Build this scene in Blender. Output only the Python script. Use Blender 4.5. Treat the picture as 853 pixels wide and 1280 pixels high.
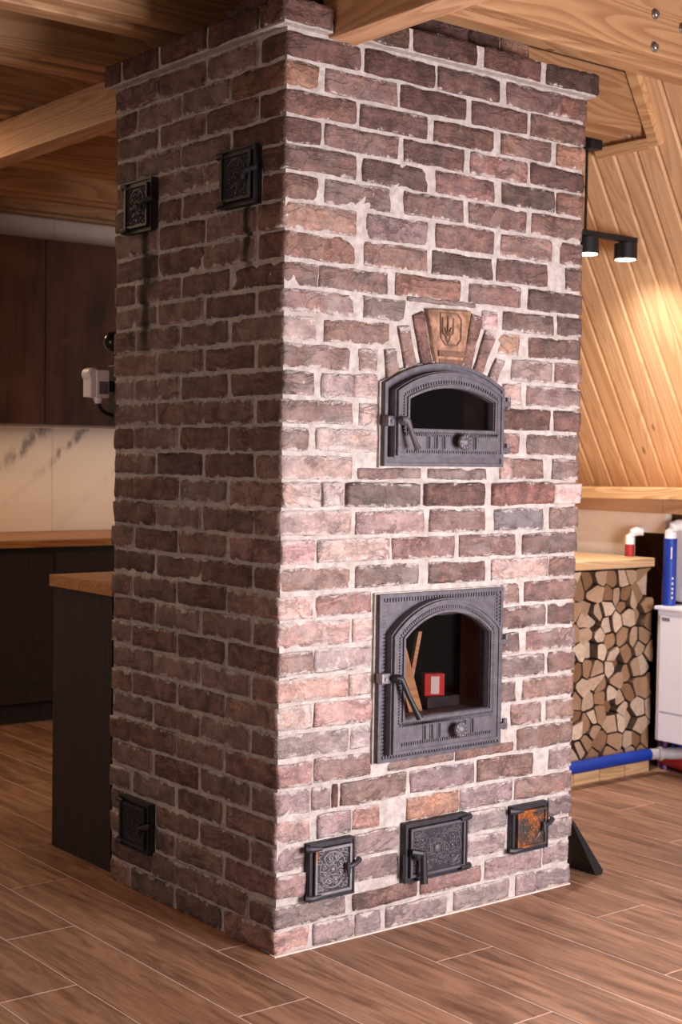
import bpy, bmesh, math, random
from mathutils import Vector, Matrix, noise
R = math.radians
scene = bpy.context.scene
for o in list(bpy.data.objects):
    bpy.data.objects.remove(o)

# ------------------------------------------------------------------ camera
cam_d = bpy.data.cameras.new('camera')
cam = bpy.data.objects.new('camera', cam_d)
scene.collection.objects.link(cam)
scene.camera = cam
YAW, PITCH, ROLL = 0.6693, -0.0393, 0.0149
fw = Vector((math.sin(YAW)*math.cos(PITCH), math.cos(YAW)*math.cos(PITCH), math.sin(PITCH)))
rt = Vector((math.cos(YAW), -math.sin(YAW), 0))
up = rt.cross(fw)
rt2 = rt*math.cos(ROLL) + up*math.sin(ROLL)
up2 = up*math.cos(ROLL) - rt*math.sin(ROLL)
m = Matrix((rt2, up2, -fw)).transposed().to_4x4()
m.translation = Vector((-2.2512, -3.1038, 1.3517))
cam.matrix_world = m
cam_d.sensor_fit = 'VERTICAL'
cam_d.sensor_height = 36.0
cam_d.sensor_width = 24.0
cam_d.lens = 1805.27/1280*36
cam_d.clip_start = 0.05
cam_d.dof.use_dof = True
cam_d.dof.focus_distance = 4.0
cam_d.dof.aperture_fstop = 4.5

# ------------------------------------------------------------------ world, lights, exposure
world = bpy.data.worlds.new('world')
scene.world = world
world.use_nodes = True
bg = world.node_tree.nodes['Background']
bg.inputs[0].default_value = (1.0, 0.86, 0.82, 1)
bg.inputs[1].default_value = 0.13

def area(name, loc, target, sx, sy, power, color):
    d = bpy.data.lights.new(name, 'AREA')
    d.shape = 'RECTANGLE'; d.size = sx; d.size_y = sy
    d.energy = power; d.color = color
    o = bpy.data.objects.new(name, d)
    scene.collection.objects.link(o)
    o.location = loc
    o.rotation_euler = (Vector(target)-Vector(loc)).to_track_quat('-Z', 'Y').to_euler()
    return o
# key light for the stove front, from an unseen source on the right
area('front_key_light', (0.75, -2.6, 1.0), (0.35, 0.0, 0.9), 1.1, 1.1, 160, (1.0, 0.935, 0.98))
# added warm fill for the stove's left face, no real lamp there
area('left_face_fill', (-3.6, -0.2, 1.15), (0.0, 0.5, 0.75), 1.2, 1.2, 20, (1.0, 0.82, 0.72))

# warm kitchen lamp below the beams, left of the picture
area('kitchen_ceiling_lamp', (-0.45, 2.5, 2.44), (0.3, 2.5, 0.0), 0.5, 0.5, 20, (1.0, 0.66, 0.38))

scene.view_settings.view_transform = 'Standard'
scene.view_settings.look = 'None'
scene.view_settings.exposure = 0.0
scene.view_settings.gamma = 1.0
scene.view_settings.use_curve_mapping = False

# ------------------------------------------------------------------ helpers
C = scene.collection
def lin(r, g, b):
    f = lambda c: (c/255/12.92) if c/255 <= 0.04045 else ((c/255+0.055)/1.055)**2.4
    return (f(r), f(g), f(b), 1.0)

def link(o, parent=None):
    C.objects.link(o)
    if parent is not None:
        o.parent = parent
    return o
def empty(name, loc=(0, 0, 0), parent=None):
    o = bpy.data.objects.new(name, None)
    o.empty_display_size = 0.05
    o.location = loc
    return link(o, parent)
def tag(o, label=None, cat=None, group=None, kind=None):
    if label: o['label'] = label
    if cat: o['category'] = cat
    if group: o['group'] = group
    if kind: o['kind'] = kind
    return o

class MB:
    """collects shapes into one bmesh"""
    def __init__(s):
        s.bm = bmesh.new()
    def box(s, x0, x1, y0, y1, z0, z1, bev=0.0):
        vs = [s.bm.verts.new(p) for p in ((x0,y0,z0),(x1,y0,z0),(x1,y1,z0),(x0,y1,z0),(x0,y0,z1),(x1,y0,z1),(x1,y1,z1),(x0,y1,z1))]
        fs = [s.bm.faces.new([vs[i] for i in f]) for f in ((0,3,2,1),(4,5,6,7),(0,1,5,4),(1,2,6,5),(2,3,7,6),(3,0,4,7))]
        if bev > 0:
            es = list({e for f in fs for e in f.edges})
            bmesh.ops.bevel(s.bm, geom=es, offset=bev, segments=2, profile=0.6, affect='EDGES')
        return s
    def prism(s, pts, a, b, fn=None):
        """polygon pts (u,v) extruded from depth a to b; fn(u,v,d)->xyz"""
        fn = fn or (lambda u, v, d: (u, d, v))
        n = len(pts)
        A = [s.bm.verts.new(fn(u, v, a)) for u, v in pts]
        B = [s.bm.verts.new(fn(u, v, b)) for u, v in pts]
        s.bm.faces.new(A); s.bm.faces.new(B[::-1])
        for i in range(n):
            j = (i+1) % n
            s.bm.faces.new((A[i], B[i], B[j], A[j]))
        return s
    def ring(s, outer, inner, a, b, fn=None):
        """closed band between two outlines with the same count, from depth a to b"""
        fn = fn or (lambda u, v, d: (u, d, v))
        n = len(outer)
        V = [[s.bm.verts.new(fn(u, v, d)) for u, v in L] for L in (outer, inner) for d in (a, b)]
        oa, ob, ia, ib = V
        for i in range(n):
            j = (i+1) % n
            s.bm.faces.new((oa[i], oa[j], ia[j], ia[i]))
            s.bm.faces.new((ob[j], ob[i], ib[i], ib[j]))
            s.bm.faces.new((oa[j], oa[i], ob[i], ob[j]))
            s.bm.faces.new((ia[i], ia[j], ib[j], ib[i]))
        return s
    def tube(s, pts, r, n=8, cap=True):
        pts = [Vector(p) for p in pts]
        rs = r if isinstance(r, (list, tuple)) else [r]*len(pts)
        rings = []
        for i, p in enumerate(pts):
            t = (pts[min(i+1, len(pts)-1)] - pts[max(i-1, 0)]).normalized()
            ref = Vector((0, 0, 1)) if abs(t.z) < 0.9 else Vector((1, 0, 0))
            a = t.cross(ref).normalized(); b = t.cross(a)
            rings.append([s.bm.verts.new(p + (a*math.cos(2*math.pi*k/n) + b*math.sin(2*math.pi*k/n))*rs[i]) for k in range(n)])
        for A, B in zip(rings, rings[1:]):
            for k in range(n):
                j = (k+1) % n
                s.bm.faces.new((A[k], A[j], B[j], B[k]))
        if cap:
            s.bm.faces.new(rings[0][::-1]); s.bm.faces.new(rings[-1])
        return s
    def lathe(s, prof, o, axis, n=20):
        """prof list of (radius, height) about an axis through o"""
        ax = Vector(axis).normalized(); o = Vector(o)
        ref = Vector((0, 0, 1)) if abs(ax.z) < 0.9 else Vector((1, 0, 0))
        a = ax.cross(ref).normalized(); b = ax.cross(a)
        rings = [[s.bm.verts.new(o + ax*h + (a*math.cos(2*math.pi*k/n)+b*math.sin(2*math.pi*k/n))*max(r, 1e-4)) for k in range(n)] for r, h in prof]
        for A, B in zip(rings, rings[1:]):
            for k in range(n):
                j = (k+1) % n
                s.bm.faces.new((A[k], A[j], B[j], B[k]))
        s.bm.faces.new(rings[0][::-1]); s.bm.faces.new(rings[-1])
        return s
    def build(s, name, mat, parent=None, smooth=False, loc=None):
        bmesh.ops.recalc_face_normals(s.bm, faces=s.bm.faces)
        if loc is not None:
            bmesh.ops.translate(s.bm, verts=s.bm.verts, vec=-Vector(loc))
        me = bpy.data.meshes.new(name)
        s.bm.to_mesh(me); s.bm.free()
        if smooth:
            for p in me.polygons: p.use_smooth = True
            try: me.set_sharp_from_angle(angle=R(38))
            except Exception: pass
        for mm in (mat if isinstance(mat, (list, tuple)) else [mat]):
            me.materials.append(mm)
        o = bpy.data.objects.new(name, me)
        if loc is not None: o.location = loc
        return link(o, parent)

# ------------------------------------------------------------------ materials
class NT:
    def __init__(s, name):
        s.mat = bpy.data.materials.new(name); s.mat.use_nodes = True
        s.t = s.mat.node_tree; s.n = s.t.nodes
        s.p = s.n['Principled BSDF']
    def new(s, typ, **kw):
        nd = s.n.new(typ)
        for k, v in kw.items(): setattr(nd, k, v)
        return nd
    def set(s, sock, v):
        if isinstance(v, bpy.types.NodeSocket): s.t.links.new(v, sock)
        else: sock.default_value = v
    def tex(s, out='Object'):
        return s.new('ShaderNodeTexCoord').outputs[out]
    def mapping(s, vec, scale=(1, 1, 1), loc=(0, 0, 0), rot=(0, 0, 0)):
        nd = s.new('ShaderNodeMapping')
        s.set(nd.inputs['Vector'], vec); nd.inputs['Scale'].default_value = scale
        s.set(nd.inputs['Location'], loc); nd.inputs['Rotation'].default_value = rot
        return nd.outputs[0]
    def noise(s, vec, scale, detail=4, rough=0.55, dist=0.0, out='Fac'):
        nd = s.new('ShaderNodeTexNoise')
        s.set(nd.inputs['Vector'], vec)
        nd.inputs['Scale'].default_value = scale; nd.inputs['Detail'].default_value = detail
        nd.inputs['Roughness'].default_value = rough; nd.inputs['Distortion'].default_value = dist
        return nd.outputs[out]
    def wave(s, vec, scale, dist=4, detail=2, dscale=1.0, direction='X', kind='BANDS'):
        nd = s.new('ShaderNodeTexWave', wave_type=kind)
        if kind == 'BANDS': nd.bands_direction = direction
        s.set(nd.inputs['Vector'], vec)
        nd.inputs['Scale'].default_value = scale; nd.inputs['Distortion'].default_value = dist
        nd.inputs['Detail'].default_value = detail; nd.inputs['Detail Scale'].default_value = dscale
        return nd.outputs['Fac']
    def math(s, op, a, b=0.5, clamp=False):
        nd = s.new('ShaderNodeMath', operation=op, use_clamp=clamp)
        s.set(nd.inputs[0], a); s.set(nd.inputs[1], b)
        return nd.outputs[0]
    def ramp(s, v, lo, hi, a=0.0, b=1.0):
        nd = s.new('ShaderNodeMapRange', interpolation_type='SMOOTHSTEP')
        s.set(nd.inputs[0], v); s.set(nd.inputs[1], lo); s.set(nd.inputs[2], hi); s.set(nd.inputs[3], a); s.set(nd.inputs[4], b)
        return nd.outputs[0]
    def mix(s, f, a, b, blend='MIX'):
        nd = s.new('ShaderNodeMix', data_type='RGBA', blend_type=blend)
        s.set(nd.inputs[0], f); s.set(nd.inputs[6], a); s.set(nd.inputs[7], b)
        return nd.outputs[2]
    def bump(s, h, strength=0.3, dist=0.01):
        nd = s.new('ShaderNodeBump')
        nd.inputs['Strength'].default_value = strength; nd.inputs['Distance'].default_value = dist
        s.set(nd.inputs['Height'], h)
        s.t.links.new(nd.outputs[0], s.p.inputs['Normal'])
        return nd
    def sep(s, v):
        nd = s.new('ShaderNodeSeparateXYZ'); s.set(nd.inputs[0], v)
        return nd.outputs
    def fin(s, color=None, rough=None, metal=None, spec=None):
        if color is not None: s.set(s.p.inputs['Base Color'], color)
        if rough is not None: s.set(s.p.inputs['Roughness'], rough)
        if metal is not None: s.set(s.p.inputs['Metallic'], metal)
        if spec is not None: s.p.inputs['Specular IOR Level'].default_value = spec
        return s.mat

def soot(n, col):
    """old soot drips below the two upper clean-out doors, on the stove's left face"""
    g = n.new('ShaderNodeNewGeometry')
    x, y, z = n.sep(g.outputs['Position'])
    nz = n.noise(g.outputs['Position'], 14, 4, 0.6)
    wob = n.math('MULTIPLY', n.math('SUBTRACT', nz, 0.5), 0.05)
    tot = None
    for yc, zt, zb, w in ((0.715, 2.05, 1.60, 0.034), (0.70, 1.93, 1.80, 0.060), (0.172, 2.05, 1.80, 0.017)):
        dy = n.math('ABSOLUTE', n.math('SUBTRACT', n.math('ADD', y, wob), yc))
        a = n.ramp(dy, w*0.25, w*1.2, 1.0, 0.0)
        b = n.ramp(z, zb, zb+0.12, 0.0, 1.0)
        c = n.ramp(z, zt, zt+0.04, 1.0, 0.0)
        k = n.math('MULTIPLY', n.math('MULTIPLY', a, b), c)
        tot = k if tot is None else n.math('MAXIMUM', tot, k)
    tot = n.math('MULTIPLY', tot, n.ramp(x, 0.02, 0.03, 0.88, 0.0))
    return n.mix(tot, col, lin(20, 15, 15))

MORTAR = lin(196, 184, 178)
def mat_brick():
    n = NT('handmade_brick')
    oi = n.new('ShaderNodeObjectInfo')
    vadd = n.new('ShaderNodeVectorMath', operation='MULTIPLY_ADD')
    cmb = n.new('ShaderNodeCombineXYZ')
    for i, k in enumerate((37.0, 91.0, 53.0)):
        n.set(cmb.inputs[i], n.math('MULTIPLY', oi.outputs['Random'], k))
    n.set(vadd.inputs[0], n.tex()); vadd.inputs[1].default_value = (1, 1, 1); n.set(vadd.inputs[2], cmb.outputs[0])
    v = vadd.outputs[0]
    col, lime_glare = oi.outputs['Color'], oi.outputs['Alpha']
    gn = n.new('ShaderNodeNewGeometry')
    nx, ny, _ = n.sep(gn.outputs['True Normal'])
    col = n.mix(n.ramp(nx, -0.8, -0.4, 0.6, 0.0), col, lin(96, 69, 62))          # left-facing sides pulled to dark brown: their shade put into the colour
    lime_glare = n.math('MULTIPLY', lime_glare, n.ramp(ny, -0.8, -0.3, 1.0, 0.5))     # real lime film, stronger on the front to paint in its brighter light
    n1 = n.noise(v, 20, 9, 0.72, 0.25)
    n2 = n.noise(v, 9, 3, 0.5, 1.2)
    sp = n.noise(v, 110, 4, 0.75)
    c = n.mix(n.ramp(n1, 0.30, 0.72), n.mix(1.0, col, (0.55, 0.52, 0.55, 1), 'MULTIPLY'), n.mix(1.0, col, (1.50, 1.46, 1.42, 1), 'MULTIPLY'))
    c = n.mix(n.ramp(n2, 0.50, 0.68, 0.0, 0.65), c, n.mix(1.0, col, (0.36, 0.32, 0.38, 1), 'MULTIPLY'))
    st = n.noise(n.mapping(v, (0.35, 0.35, 2.2), rot=(0.35, 0.45, 0.0)), 26, 5, 0.6, 0.7)
    c = n.mix(n.ramp(st, 0.48, 0.70, 0.0, 0.5), c, n.mix(1.0, col, (1.75, 1.62, 1.52, 1), 'MULTIPLY'))
    c = n.mix(n.ramp(n.noise(v, 12, 3, 0.6, 0.5), 0.66, 0.76, 0.0, 0.45), c, n.mix(1.0, col, (1.9, 1.35, 0.95, 1), 'MULTIPLY'))
    c = n.mix(n.ramp(sp, 0.52, 0.66, 0.0, 0.55), c, n.mix(1.0, c, (1.9, 1.8, 1.7, 1), 'MULTIPLY'))
    c = n.mix(n.ramp(sp, 0.34, 0.46, 0.6, 0.0), c, n.mix(1.0, c, (0.4, 0.38, 0.4, 1), 'MULTIPLY'))
    # lime smear: patches plus more of it near arrises
    gx, gy, gz = n.sep(n.tex('Generated'))
    ez = n.math('MINIMUM', gz, n.math('SUBTRACT', 1.0, gz))
    edge = n.ramp(ez, 0.0, 0.30, 0.24, 0.0)
    ex = n.math('MINIMUM', n.math('MINIMUM', gx, n.math('SUBTRACT', 1.0, gx)), n.math('MINIMUM', gy, n.math('SUBTRACT', 1.0, gy)))
    edge = n.math('ADD', edge, n.ramp(ex, 0.0, 0.08, 0.06, 0.0))
    wn = n.noise(v, 26, 10, 0.76, 0.35)
    thr = n.math('SUBTRACT', 0.80, n.math('MULTIPLY', lime_glare, 0.36))
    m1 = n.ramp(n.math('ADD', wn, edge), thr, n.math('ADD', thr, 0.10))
    haze = n.math('MULTIPLY', n.math('POWER', lime_glare, 1.4), n.ramp(n.noise(v, 16, 4, 0.6), 0.25, 0.75, 0.30, 0.95))  # even veil: lime film with the front's brightness painted in
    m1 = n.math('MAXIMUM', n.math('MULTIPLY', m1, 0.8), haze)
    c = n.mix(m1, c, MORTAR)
    c = soot(n, c)
    # folds and creases of the hand-thrown clay
    vs = n.mapping(v, (1, 1, 1.9), rot=(0.15, 0.2, 0.1))
    cr = n.noise(vs, 8, 6, 0.62, 0.6)
    cr = n.math('ABSOLUTE', n.math('SUBTRACT', cr, 0.5))
    cr = n.ramp(cr, 0.0, 0.055)
    c = n.mix(n.math('MULTIPLY', n.ramp(cr, 0.0, 0.9, 0.50, 0.0), n.ramp(n.noise(v, 11, 2, 0.5), 0.50, 0.66)), c, n.mix(1.0, col, (0.35, 0.32, 0.32, 1), 'MULTIPLY'))
    h = n.math('ADD', n.math('MULTIPLY', cr, 0.4), n.math('ADD', n.math('MULTIPLY', st, 0.6), n.math('ADD', n.math('MULTIPLY', n1, 0.6), n.math('MULTIPLY', sp, 0.45))))
    n.bump(h, 0.9, 0.008)
    return n.fin(c, 0.88, spec=0.25)
def mat_mortar():
    n = NT('lime_mortar')
    g = n.new('ShaderNodeNewGeometry'); v = g.outputs['Position']
    a = n.noise(v, 40, 6, 0.65); b = n.noise(v, 5, 4, 0.6)
    c = n.mix(n.ramp(a, 0.3, 0.7), lin(158, 146, 138), lin(190, 180, 174))
    c = n.mix(n.ramp(b, 0.5, 0.75, 0, 0.5), c, lin(150, 134, 122))
    c = soot(n, c)
    n.bump(n.math('ADD', a, n.math('MULTIPLY', n.noise(v, 160, 3, 0.7), 0.4)), 0.7, 0.006)
    return n.fin(c, 0.92, spec=0.2)
def mat_wood(name, base, dark, axis='X', scale=1.0, knots=True, rough=0.55, grain=1.0, rnd=False):
    n = NT(name)
    v = n.tex()
    oi = n.new('ShaderNodeObjectInfo')
    cmb = n.new('ShaderNodeCombineXYZ')
    for i, k in enumerate((17.0, 29.0, 23.0)):
        n.set(cmb.inputs[i], n.math('MULTIPLY', oi.outputs['Random'], k))
    va = n.new('ShaderNodeVectorMath', operation='ADD'); n.set(va.inputs[0], v); n.set(va.inputs[1], cmb.outputs[0])
    v = va.outputs[0]
    s = {'X': (0.08, 1, 1), 'Y': (1, 0.08, 1), 'Z': (1, 1, 0.08)}[axis]
    vg = n.mapping(v, tuple(k*scale for k in s))
    g1 = n.noise(vg, 28, 5, 0.6, 0.8)
    g2 = n.noise(vg, 110, 3, 0.6, 0.3)
    rings = n.noise(vg, 7, 1, 0.4, 0.5)
    rings = n.math('FRACT', n.math('MULTIPLY', rings, 17.0))
    rings = n.math('MULTIPLY', n.ramp(rings, 0.1, 0.85), n.ramp(rings, 0.85, 1.0, 1.0, 0.0))
    f = n.math('ADD', n.math('MULTIPLY', rings, 0.38*grain), n.math('ADD', n.math('MULTIPLY', g1, 0.45*grain), n.math('MULTIPLY', g2, 0.25*grain)))
    c = n.mix(n.ramp(f, 0.2, 1.0), base, dark)
    tone = n.ramp(oi.outputs['Random'], 0.0, 1.0, 0.0, 0.30)
    c = n.mix(tone, c, n.mix(1.0, c, (0.72, 0.62, 0.52, 1), 'MULTIPLY'))
    if knots:
        vo = n.new('ShaderNodeTexVoronoi')
        n.set(vo.inputs['Vector'], n.mapping(v, tuple({0.08: 1.3, 1: 3.6}[k]*scale for k in s))); vo.inputs['Scale'].default_value = 2.4
        vo.inputs['Randomness'].default_value = 1.0
        k = n.ramp(vo.outputs['Distance'], 0.03, 0.085, 0.85, 0.0)
        c = n.mix(k, c, lin(92, 50, 25))
    n.bump(f, 0.18, 0.003)
    return n.fin(c, rough, spec=0.35)
def mat_iron(name, base, rust=0.0):
    n = NT(name)
    v = n.tex()
    a = n.noise(v, 45, 5, 0.6); b = n.noise(v, 9, 4, 0.6)
    c = n.mix(n.ramp(a, 0.3, 0.7), base, tuple(min(1, k*1.5) for k in base[:3])+(1,))
    c = n.mix(n.ramp(n.noise(v, 22, 6, 0.7), 0.60, 0.78, 0, 0.35), c, lin(165, 155, 158))
    if rust > 0:
        c = n.mix(n.ramp(b, 0.62-rust*0.3, 0.74-rust*0.3, 0, 0.9), c, n.mix(n.ramp(a, 0.3, 0.7), lin(120, 62, 30), lin(176, 104, 52)))
    n.bump(n.noise(v, 220, 3, 0.6), 0.25, 0.002)
    return n.fin(c, 0.52, 0.35, spec=0.4)
def mat_plain(name, color, rough=0.5, metal=0.0, spec=0.4, var=0.08, scale=20):
    n = NT(name)
    a = n.noise(n.tex(), scale, 4, 0.6)
    lo = tuple(k*(1-var) for k in color[:3])+(1,); hi = tuple(min(1, k*(1+var)) for k in color[:3])+(1,)
    return n.fin(n.mix(n.ramp(a, 0.3, 0.7), lo, hi), rough, metal, spec=spec)

M = {}
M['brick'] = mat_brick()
M['mortar'] = mat_mortar()
M['iron'] = mat_iron('grey_cast_iron', lin(80, 75, 80))
M['iron_dark'] = mat_iron('black_cast_iron', lin(46, 43, 48))
M['iron_grey'] = mat_iron('worn_grey_iron', lin(112, 106, 108), 0.12)
M['iron_rust'] = mat_iron('rusty_cast_iron', lin(66, 58, 54), 0.40)
M['pine'] = mat_wood('pine_boards', lin(230, 188, 144), lin(200, 150, 104), 'X', grain=0.9)
M['pine_y'] = mat_wood('pine_beam_y', lin(196, 154, 118), lin(164, 118, 84), 'Y')
M['pine_x'] = mat_wood('pine_beam_x', lin(186, 144, 104), lin(150, 106, 70), 'X')
M['oak_top'] = mat_wood('oiled_oak_worktop', lin(186, 130, 78), lin(140, 88, 46), 'X', knots=False, rough=0.4)
M['shelf_wood'] = mat_wood('pale_shelf_plank', lin(208, 172, 130), lin(170, 128, 88), 'X', knots=False)
M['sill_wood'] = mat_wood('pine_sill', lin(222, 180, 132), lin(184, 134, 88), 'Y', knots=False)
M['ceil'] = mat_wood('pine_ceiling_boards', lin(112, 78, 56), lin(80, 54, 38), 'X')  # shade between the joists put into the board colour
def mat_tile():
    n = NT('wood_look_floor_tile')
    oi = n.new('ShaderNodeObjectInfo')
    cmb = n.new('ShaderNodeCombineXYZ')
    for i, k in enumerate((31.0, 47.0, 11.0)):
        n.set(cmb.inputs[i], n.math('MULTIPLY', oi.outputs['Random'], k))
    va = n.new('ShaderNodeVectorMath', operation='ADD'); n.set(va.inputs[0], n.tex()); n.set(va.inputs[1], cmb.outputs[0])
    vg = n.mapping(va.outputs[0], (1, 0.11, 1))
    a = n.noise(vg, 16, 6, 0.62, 1.4); b = n.noise(vg, 70, 4, 0.6, 0.4); d = n.noise(vg, 6, 3, 0.5, 1.8)
    c = n.mix(n.ramp(a, 0.32, 0.68), lin(168, 124, 96), lin(104, 70, 51))
    c = n.mix(n.ramp(d, 0.50, 0.68, 0, 0.65), c, lin(92, 60, 44))
    c = n.mix(n.ramp(b, 0.4, 0.75, 0, 0.35), c, lin(180, 138, 108))
    c = n.mix(n.ramp(oi.outputs['Random'], 0, 1, 0, 0.22), c, lin(124, 84, 62))
    n.bump(b, 0.08, 0.002)
    return n.fin(c, n.ramp(a, 0.2, 0.8, 0.42, 0.56), spec=0.4)
M['tile'] = mat_tile()
M['grout'] = mat_plain('pale_grout', lin(226, 200, 188), 0.9)
M['cream'] = mat_plain('cream_paint', lin(226, 206, 188), 0.8, var=0.03)
M['dark_wall'] = mat_plain('cavity_shadow_paint', lin(60, 50, 46), 0.95)  # eaves wall coloured dark to stand in for shadow in the recess
def mat_cab():
    n = NT('dark_stained_laminate')
    v = n.tex()
    vg = n.mapping(v, (1, 1, 0.14))
    a = n.noise(vg, 14, 5, 0.6, 1.0); b = n.noise(v, 3.2, 4, 0.6, 0.6)
    c = n.mix(n.ramp(a, 0.3, 0.75), lin(78, 52, 43), lin(48, 33, 30))
    c = n.mix(n.ramp(b, 0.45, 0.72, 0, 0.6), c, lin(100, 66, 50))
    return n.fin(c, 0.55, spec=0.35)
M['cab'] = mat_cab()
M['cab_low'] = mat_wood('black_brown_laminate', lin(50, 38, 37), lin(34, 26, 27), 'Z', knots=False, rough=0.6)
M['black'] = mat_plain('matt_black_paint', lin(24, 23, 26), 0.5)
M['black_gloss'] = mat_plain('black_gloss_plastic', lin(14, 13, 13), 0.2)
M['white'] = mat_plain('white_plastic', lin(232, 226, 226), 0.45, var=0.03)
M['enamel'] = mat_plain('white_enamel', lin(228, 224, 230), 0.35, var=0.02)
M['grey_pl'] = mat_plain('grey_plastic_pipe', lin(168, 160, 160), 0.5)
M['blue'] = mat_plain('blue_pipe_insulation', lin(18, 50, 140), 0.5, var=0.12)
M['red'] = mat_plain('red_pipe_insulation', lin(158, 34, 36), 0.55)
M['redbox'] = mat_plain('red_card', lin(190, 30, 30), 0.6)
M['purple'] = mat_plain('purple_plastic_pipe', lin(120, 70, 130), 0.5)
M['label'] = mat_plain('label_paper', lin(222, 214, 208), 0.6, var=0.05)
M['ink'] = mat_plain('grey_print', lin(110, 104, 108), 0.7)
M['steel'] = mat_plain('zinc_steel', lin(150, 145, 140), 0.4, 0.9)
M['clay'] = mat_plain('orange_clay', lin(142, 106, 84), 0.85, var=0.45, scale=34)
M['clay_dark'] = mat_plain('scorched_clay', lin(104, 74, 60), 0.85, var=0.3, scale=30)
M['soot'] = mat_plain('sooty_firebrick', lin(136, 104, 98), 0.95, var=0.3, scale=9)
def mat_logs():
    n = NT('split_log_end')
    oi = n.new('ShaderNodeObjectInfo')
    v = n.tex()
    a = n.noise(v, 60, 5, 0.65); 
    r = n.ramp(oi.outputs['Random'], 0, 1)
    c = n.mix(n.ramp(oi.outputs['Random'], 0.0, 0.75), lin(206, 184, 162), lin(150, 118, 90))
    c = n.mix(n.ramp(oi.outputs['Random'], 0.78, 0.95), c, lin(118, 86, 62))
    c = n.mix(n.ramp(a, 0.35, 0.7, 0, 0.4), c, lin(150, 108, 72))
    n.bump(a, 0.4, 0.003)
    return n.fin(c, 0.85, spec=0.2)
M['log'] = mat_logs()
M['lime'] = mat_plain('fresh_lime_putty', lin(214, 206, 202), 0.9, var=0.1, scale=60)
M['bark'] = mat_plain('brown_bark', lin(92, 68, 52), 0.95, var=0.3, scale=40)
def mat_marble():
    n = NT('white_marble_tile')
    g = n.new('ShaderNodeNewGeometry'); v = g.outputs['Position']
    x, y, z = n.sep(v)
    # broad veins that run diagonally and thin out towards the worktop
    d = n.noise(v, 5.0, 6, 0.65, 0.5)
    sv = n.math('ADD', n.math('SUBTRACT', z, n.math('MULTIPLY', x, 0.85)), n.math('MULTIPLY', n.math('SUBTRACT', d, 0.5), 0.16))
    fine = n.noise(n.mapping(v, (1, 1, 0.30), rot=(0, 0.75, 0)), 26, 5, 0.7, 0.8)
    m1 = None
    for c0, w in ((0.32, 0.075), (0.105, 0.045), (-0.30, 0.05), (0.72, 0.06)):
        k = n.ramp(n.math('ABSOLUTE', n.math('SUBTRACT', sv, c0)), 0.0, w, 1.0, 0.0)
        m1 = k if m1 is None else n.math('MAXIMUM', m1, k)
    m1 = n.math('MULTIPLY', m1, n.ramp(fine, 0.38, 0.58))
    m1 = n.math('MULTIPLY', m1, n.ramp(z, 1.20, 1.34, 0.12, 1.0))
    c = n.mix(n.math('MULTIPLY', m1, 0.8), lin(232, 220, 206), lin(104, 92, 96))
    return n.fin(c, 0.3, spec=0.5)
M['marble'] = mat_marble()
def mat_glass():
    n = NT('smoked_stove_glass')
    n.n.remove(n.p)
    out = n.n['Material Output']
    tr = n.new('ShaderNodeBsdfTransparent'); tr.inputs[0].default_value = (0.82, 0.77, 0.76, 1)
    gl = n.new('ShaderNodeBsdfGlossy'); gl.inputs['Roughness'].default_value = 0.04; gl.inputs[0].default_value = (0.9, 0.85, 0.85, 1)
    fr = n.new('ShaderNodeLayerWeight'); fr.inputs[0].default_value = 0.5
    fc = n.math('ADD', n.math('MULTIPLY', n.math('POWER', fr.outputs['Facing'], 5.0), 0.7), 0.05)
    mx = n.new('ShaderNodeMixShader')
    n.t.links.new(fc, mx.inputs[0]); n.t.links.new(tr.outputs[0], mx.inputs[1]); n.t.links.new(gl.outputs[0], mx.inputs[2])
    n.t.links.new(mx.outputs[0], out.inputs[0])
    return n.mat
M['glass'] = mat_glass()
def mat_emit(name, col, s):
    n = NT(name)
    n.p.inputs['Emission Color'].default_value = col; n.p.inputs['Emission Strength'].default_value = s
    return n.fin(col, 0.5)
M['lamp'] = mat_emit('lit_lamp_lens', (1.0, 0.93, 0.82, 1), 14.0)

# ------------------------------------------------------------------ floor
rng = random.Random(5)
TW, TL, GX = 0.2125, 1.252, 0.0035
fl = MB().box(-4.2, 3.6, -4.6, 4.3, -0.06, -0.0010).build('floor', M['grout'])
tag(fl, kind='structure')
tile_me = MB().box(-TW/2+GX/2, TW/2-GX/2, -TL/2+GX/2, TL/2-GX/2, -0.02, 0.0, 0.0012).build('floor_tile', M['tile'], fl)
first = True
for k in range(-8, 17):
    off = {2: -0.28, 1: -0.705, 0: 0.135}[k % 3]
    cx = -0.095 + TW*(k+0.5)
    j = -2
    for j in range(-2, 4):
        y0 = off + (j-0.0)*TL
        y1 = y0 + TL
        if y1 < -2.2 or y0 > 4.1: continue
        o = tile_me if first else link(tile_me.copy(), fl)
        first = False
        o.location = (cx, (y0+y1)/2, 0)

# ------------------------------------------------------------------ walls, knee wall, sloped roof lining
wb = MB().box(-1.6, 3.5, 4.09, 4.25, 0, 2.81).build('wall_back', M['cream'])
tag(wb, kind='structure')
for i in range(-3, 3):                                   # marble slabs between worktop and ceiling
    x0 = 1.41 + i*0.62
    for z0, z1 in ((0.913, 1.52), (2.134, 2.60)):
        MB().box(x0+0.001, x0+0.619, 4.076, 4.09, z0, z1, 0.001).build('tile', M['marble'] if z0 < 1 else M['cream'], wb)

wr = MB()
wr.box(2.70, 2.74, 1.10, 4.09, 0.0, 1.13)
wr.box(2.70, 2.74, 0.90, 1.10, 1.035, 1.13)
wr = wr.build('wall_right', M['cream'])
tag(wr, kind='structure')
ww = MB().box(3.36, 3.42, -3.0, 4.09, 0.0, 0.75).build('wall_eaves', M['dark_wall'])
tag(ww, kind='structure')

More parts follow.
